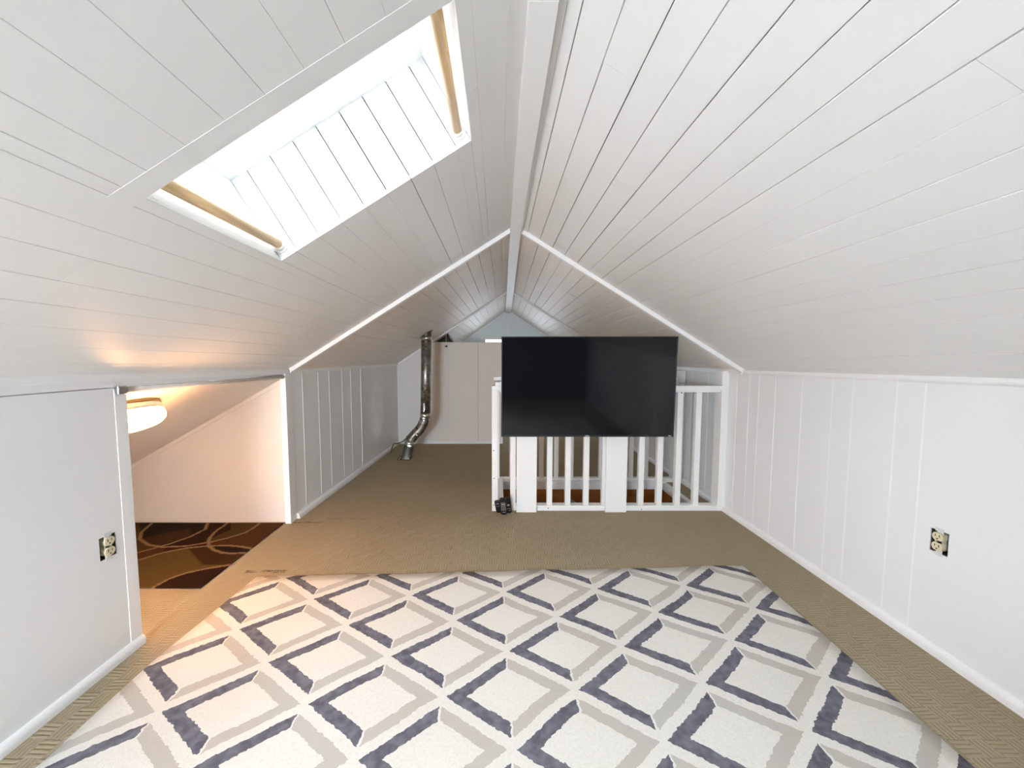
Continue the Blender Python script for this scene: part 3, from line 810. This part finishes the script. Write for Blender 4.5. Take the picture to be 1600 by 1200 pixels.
# ------------------------------------------------------------------ remote controls
def remote(x, w, h, y0, lean, roll, label, buttons, z=0.0):
    R = Matrix.Translation((x, y0, z)) @ Matrix.Rotation(roll, 4, 'Y') @ Matrix.Rotation(-lean, 4, 'X')
    r = thing('remote_control', label, 'remote', (x, y0, z), 'black remotes by the railing post')
    def pr(mb, a, b, c, d, d0, d1):
        mb.hexa([R @ Vector(p) for p in ((a,d0,c),(b,d0,c),(b,d1,c),(a,d1,c),(a,d0,d),(b,d0,d),(b,d1,d),(a,d1,d))])
    m = MB(); n = 8; rr = w*.42; out = []
    for cx, cz, a0 in ((w/2-rr, rr, -PI/2),(w/2-rr*.5, h-rr*.5, 0),(-w/2+rr*.5, h-rr*.5, PI/2),(-w/2+rr, rr, PI)):
        q = rr if cz == rr else rr*.5
        for i in range(n+1):
            k = a0 + PI/2*i/n; out.append(R @ Vector((cx+q*math.cos(k), 0, cz+q*math.sin(k))))
    m.prism(out, R.to_3x3() @ Vector((0,.017,0)))
    m.build('body', M['black'], r, .003)
    m = MB()
    for (a, b, c, d) in buttons: pr(m, a*w, b*w, c*h, d*h, -.0015, .001)
    m.build('buttons', M['btn'], r, .0004)
small = [(-.32+.24*i, -.32+.24*i+.14, .30+.075*j, .30+.075*j+.035) for i in range(3) for j in range(7)]
remote(.043, .046, .150, 2.612, math.radians(-24), math.radians(-4), 'black remote with rows of keys leaning on the railing post, front of three',
       small + [(-.3,.22,.66,.71),(-.2,.25,.16,.185)])
remote(.080, .040, .125, 2.640, math.radians(-14), math.radians(-6), 'black remote leaning beside the front one, nearest the wide board',
       [(-.3,-.05,.30,.33),(.1,.3,.30,.33),(-.2,.2,.5,.6),(.05,.3,.18,.2)])
remote(.010, .040, .095, 2.648, math.radians(-12), math.radians(-10), 'black remote tucked behind the others against the railing post',
       [(-.25,.25,.75,.8),(-.25,-.1,.55,.6),(.1,.25,.55,.6)])

# ------------------------------------------------------------------ galvanised pipe
def pipe():
    r = thing('vent_pipe', 'grey galvanised vent pipe rising from the carpet to the sloping ceiling', 'pipe', (-1.005,4.15,0))
    R = .0545; y = 4.16
    a0 = Vector((-1.035,y-.02,-.10)); a1 = Vector((-.965,y,.165)); b1 = Vector((-.825,y+.02,.335)); c1 = Vector((-.795,y+.02,.47)); top = Vector((-.772,y+.02,1.40))
    MB().tube([a0,a1], R*.97, 28, caps=False).build('lower_pipe', M['galv_dark'], r)
    d = (a1-a0).normalized()
    MB().tube([a1-d*.03, a1+d*.02], R*1.06, 28).build('collar', M['bright_band'], r)
    def curve(p, q, s, n=6):
        return [p*(1-t)**2+q*2*t*(1-t)+s*t*t for t in [i/n for i in range(n+1)]]
    e1 = a1+d*.055
    pts = curve(a1+d*.01, e1, e1.lerp(b1,.45), 4) + curve(e1.lerp(b1,.55), b1, c1-(top-c1).normalized()*.02, 5)
    el = MB().tube(pts, R, 28); el.build('elbow', M['galv'], r)
    m = MB()
    for i in (2,4,6,8):
        p = pts[i]; dd = (pts[min(i+1,len(pts)-1)]-pts[i-1]).normalized(); m.tube([p-dd*.004,p+dd*.004], R*1.05, 28)
    m.build('seam_ring', M['galv'], r)
    dd = (top-c1).normalized()
    MB().tube([c1-dd*.035, c1+dd*.02], R*1.06, 28).build('collar', M['bright_band'], r)
    u = top-dd*.105
    MB().tube([c1, c1.lerp(u,.5), u], R, 28).build('upper_pipe', M['galv'], r)
    MB().tube([u-dd*.012, u+dd*.025], R*1.06, 28).build('collar', M['bright_band'], r)
    MB().tube([u+dd*.02, top+dd*.05], R*.98, 28, caps=False).build('top_pipe', M['galv_dark'], r)
    # flashing plate on the slope
    m = MB(); n = 28; ring = []
    e = (CL(.9,y)-CL(.1,y)).normalized(); nn = Vector((-e.z,0,e.x))
    tt = (top.x-CL(0,y).x)/(ridge(y).x-CL(0,y).x); cpt = CL(tt, y+.02)
    for i in range(n):
        k = 2*PI*i/n; ring.append(cpt + e*.078*math.cos(k) + Vector((0,1,0))*.066*math.sin(k) - nn*.003)
    m.prism(ring, nn*.0028); m.build('flashing', M['galv_dark'], r)
    # dark hole edge at the floor
    m = MB(); 
    for a,b,c_,d_ in ((PH[0]-.012,PH[0],PH[2]-.012,PH[3]+.012),(PH[1],PH[1]+.012,PH[2]-.012,PH[3]+.012),(PH[0],PH[1],PH[2]-.012,PH[2]),(PH[0],PH[1],PH[3],PH[3]+.012)): m.box(a,b,c_,d_,.0005,.003)
    m.build('floor_flange', M['black_soft'], r)
pipe()
def duct():
    y = 5.06; p = CL(.43, y, -.075); q = CL(.325, y, -.075)
    r = thing('air_duct', 'dark short duct under the ceiling beyond the partition top', 'duct', p)
    e = (p-q).normalized()
    MB().tube([q-e*.15, q, p], .07, 24).build('body', M['galv_dark'], r)
    m = MB(); m.tube([p-e*.012,p+e*.004], .074, 24); m.build('end_band', M['galv'], r)
duct()
# pull cord with a toggle, hanging in front of the partition
r = thing('pull_cord', 'thin pull cord with a small toggle hanging over the partition', 'cord', (-.645, YT2-.018, 1.24))
MB().tube([(-.645,YT2-.018,1.425),(-.645,YT2-.018,1.252)], .0016, 8).build('cord', M['white_plastic'], r)
MB().tube([(-.645,YT2-.018,1.256),(-.645,YT2-.018,1.243)], .013, 14).build('toggle', M['white_plastic'], r, .001)
o = MB().tube([(-.645,YT2-.018,1.243),(-.645,YT2-.018,1.224)], .015, 14).build('toggle_end', M['black'], r, .001); o['label'] = 'black lower half of the toggle'
# cable by the far corner
r = thing('power_cable', 'short brown cable with a black plug in the far left corner', 'cable', (-1.235,4.6,0))
cp = [(-1.249,4.36,.004),(-1.246,4.42,.05),(-1.243,4.47,.10),(-1.238,4.52,.108),(-1.228,4.62,.06),(-1.20,4.70,.055),(-1.165,4.76,.075),(-1.14,4.785,.098)]
def cat(pts, n=6):
    P = [Vector(p) for p in pts]; P = [P[0]*2-P[1]]+P+[P[-1]*2-P[-2]]; out = []
    for i in range(1, len(P)-2):
        for k in range(n):
            t = k/n; a,b,c,d = P[i-1],P[i],P[i+1],P[i+2]
            out.append(.5*((2*b)+(c-a)*t+(2*a-5*b+4*c-d)*t*t+(3*b-a-3*c+d)*t**3))
    return out+[P[-2]]
cp = [(-1.232,4.36,.004),(-1.231,4.40,.045),(-1.229,4.45,.075),(-1.226,4.54,.068),(-1.21,4.64,.050),(-1.185,4.70,.055),(-1.16,4.75,.075),(-1.145,4.79,.095)]
MB().tube(cat(cp), .0065, 10).build('cord', M['cord'], r)
MB().tube([(-1.147,4.782,.095),(-1.139,4.8165,.099)], [.012,.015], 14).build('plug', M['black'], r, .002)

# ------------------------------------------------------------------ light: overcast sky through the skylight and windows
W = bpy.data.worlds.new('overcast_sky'); bpy.context.scene.world = W; W.use_nodes = True
nt = W.node_tree; nt.nodes.clear(); wo = nt.nodes.new('ShaderNodeOutputWorld'); bg = nt.nodes.new('ShaderNodeBackground')
tc = nt.nodes.new('ShaderNodeTexCoord'); sx = nt.nodes.new('ShaderNodeSeparateXYZ'); nt.links.new(tc.outputs['Generated'], sx.inputs[0])
mr = nt.nodes.new('ShaderNodeMapRange'); nt.links.new(sx.outputs[2], mr.inputs[0]); mr.inputs[1].default_value = -.05; mr.inputs[2].default_value = .7
mx = nt.nodes.new('ShaderNodeMix'); mx.data_type = 'RGBA'; nt.links.new(mr.outputs[0], mx.inputs[0])
mx.inputs[6].default_value = (.50,.56,.62,1); mx.inputs[7].default_value = (.785,.91,1.0,1)
nt.links.new(mx.outputs[2], bg.inputs[0]); bg.inputs[1].default_value = 22.0; nt.links.new(bg.outputs[0], wo.inputs[0])
def portal(name, center, direction, sx_, sy_, xaxis):
    l = bpy.data.lights.new(name, 'AREA'); l.shape = 'RECTANGLE'; l.size = sx_; l.size_y = sy_; l.cycles.is_portal = True
    o = bpy.data.objects.new(name, l); C.objects.link(o)
    z = -Vector(direction).normalized(); x = Vector(xaxis).normalized(); y = z.cross(x)
    o.matrix_world = Matrix(((x.x,y.x,z.x,center[0]),(x.y,y.y,z.y,center[1]),(x.z,y.z,z.z,center[2]),(0,0,0,1)))
e = (CL(1,1)-CL(0,1)).normalized(); nn = Vector((-e.z,0,e.x))
portal('skylight_portal', CL((SKT0+SKT1)/2,(SKY0+SKY1)/2,SKD+.07), -nn, (SKT1-SKT0)*LL+.06, SKY1-SKY0+.08, e)
portal('window_portal', ((WX0+WX1)/2, YG+.09, (WZ0+WZ1)/2), (0,-1,0), WX1-WX0, WZ1-WZ0, (1,0,0))
portal('window_portal', (XR+.085, 6.0, (SIDE[2]+SIDE[3])/2), (-1,0,0), SIDE[1]-SIDE[0], SIDE[3]-SIDE[2], (0,1,0))
portal('window_portal', ((BW[0]+BW[1])/2, YB-.075, (BW[2]+BW[3])/2), (0,1,0), BW[1]-BW[0], BW[3]-BW[2], (1,0,0))

# ------------------------------------------------------------------ camera and view
cd = bpy.data.cameras.new('camera'); cam = bpy.data.objects.new('camera', cd); C.objects.link(cam)
cd.sensor_width = 36; cd.lens = 36*F_/1600; cd.shift_x = (800-CX_)/1600; cd.clip_start = .02
cam.location = (0,0,HC_); cam.rotation_euler = (PI/2-PITCH, 0, 0)
sc = bpy.context.scene; sc.camera = cam
sc.view_settings.view_transform = 'Standard'; sc.view_settings.look = 'None'; sc.view_settings.gamma = 1; sc.view_settings.exposure = 3.17
sc.view_settings.use_curve_mapping = False
sc.cycles.max_bounces = 14; sc.cycles.diffuse_bounces = 10; sc.cycles.glossy_bounces = 4; sc.cycles.transparent_max_bounces = 8
sc.cycles.use_denoising = True; sc.cycles.sample_clamp_indirect = 8
sc.cycles.caustics_reflective = False; sc.cycles.caustics_refractive = False
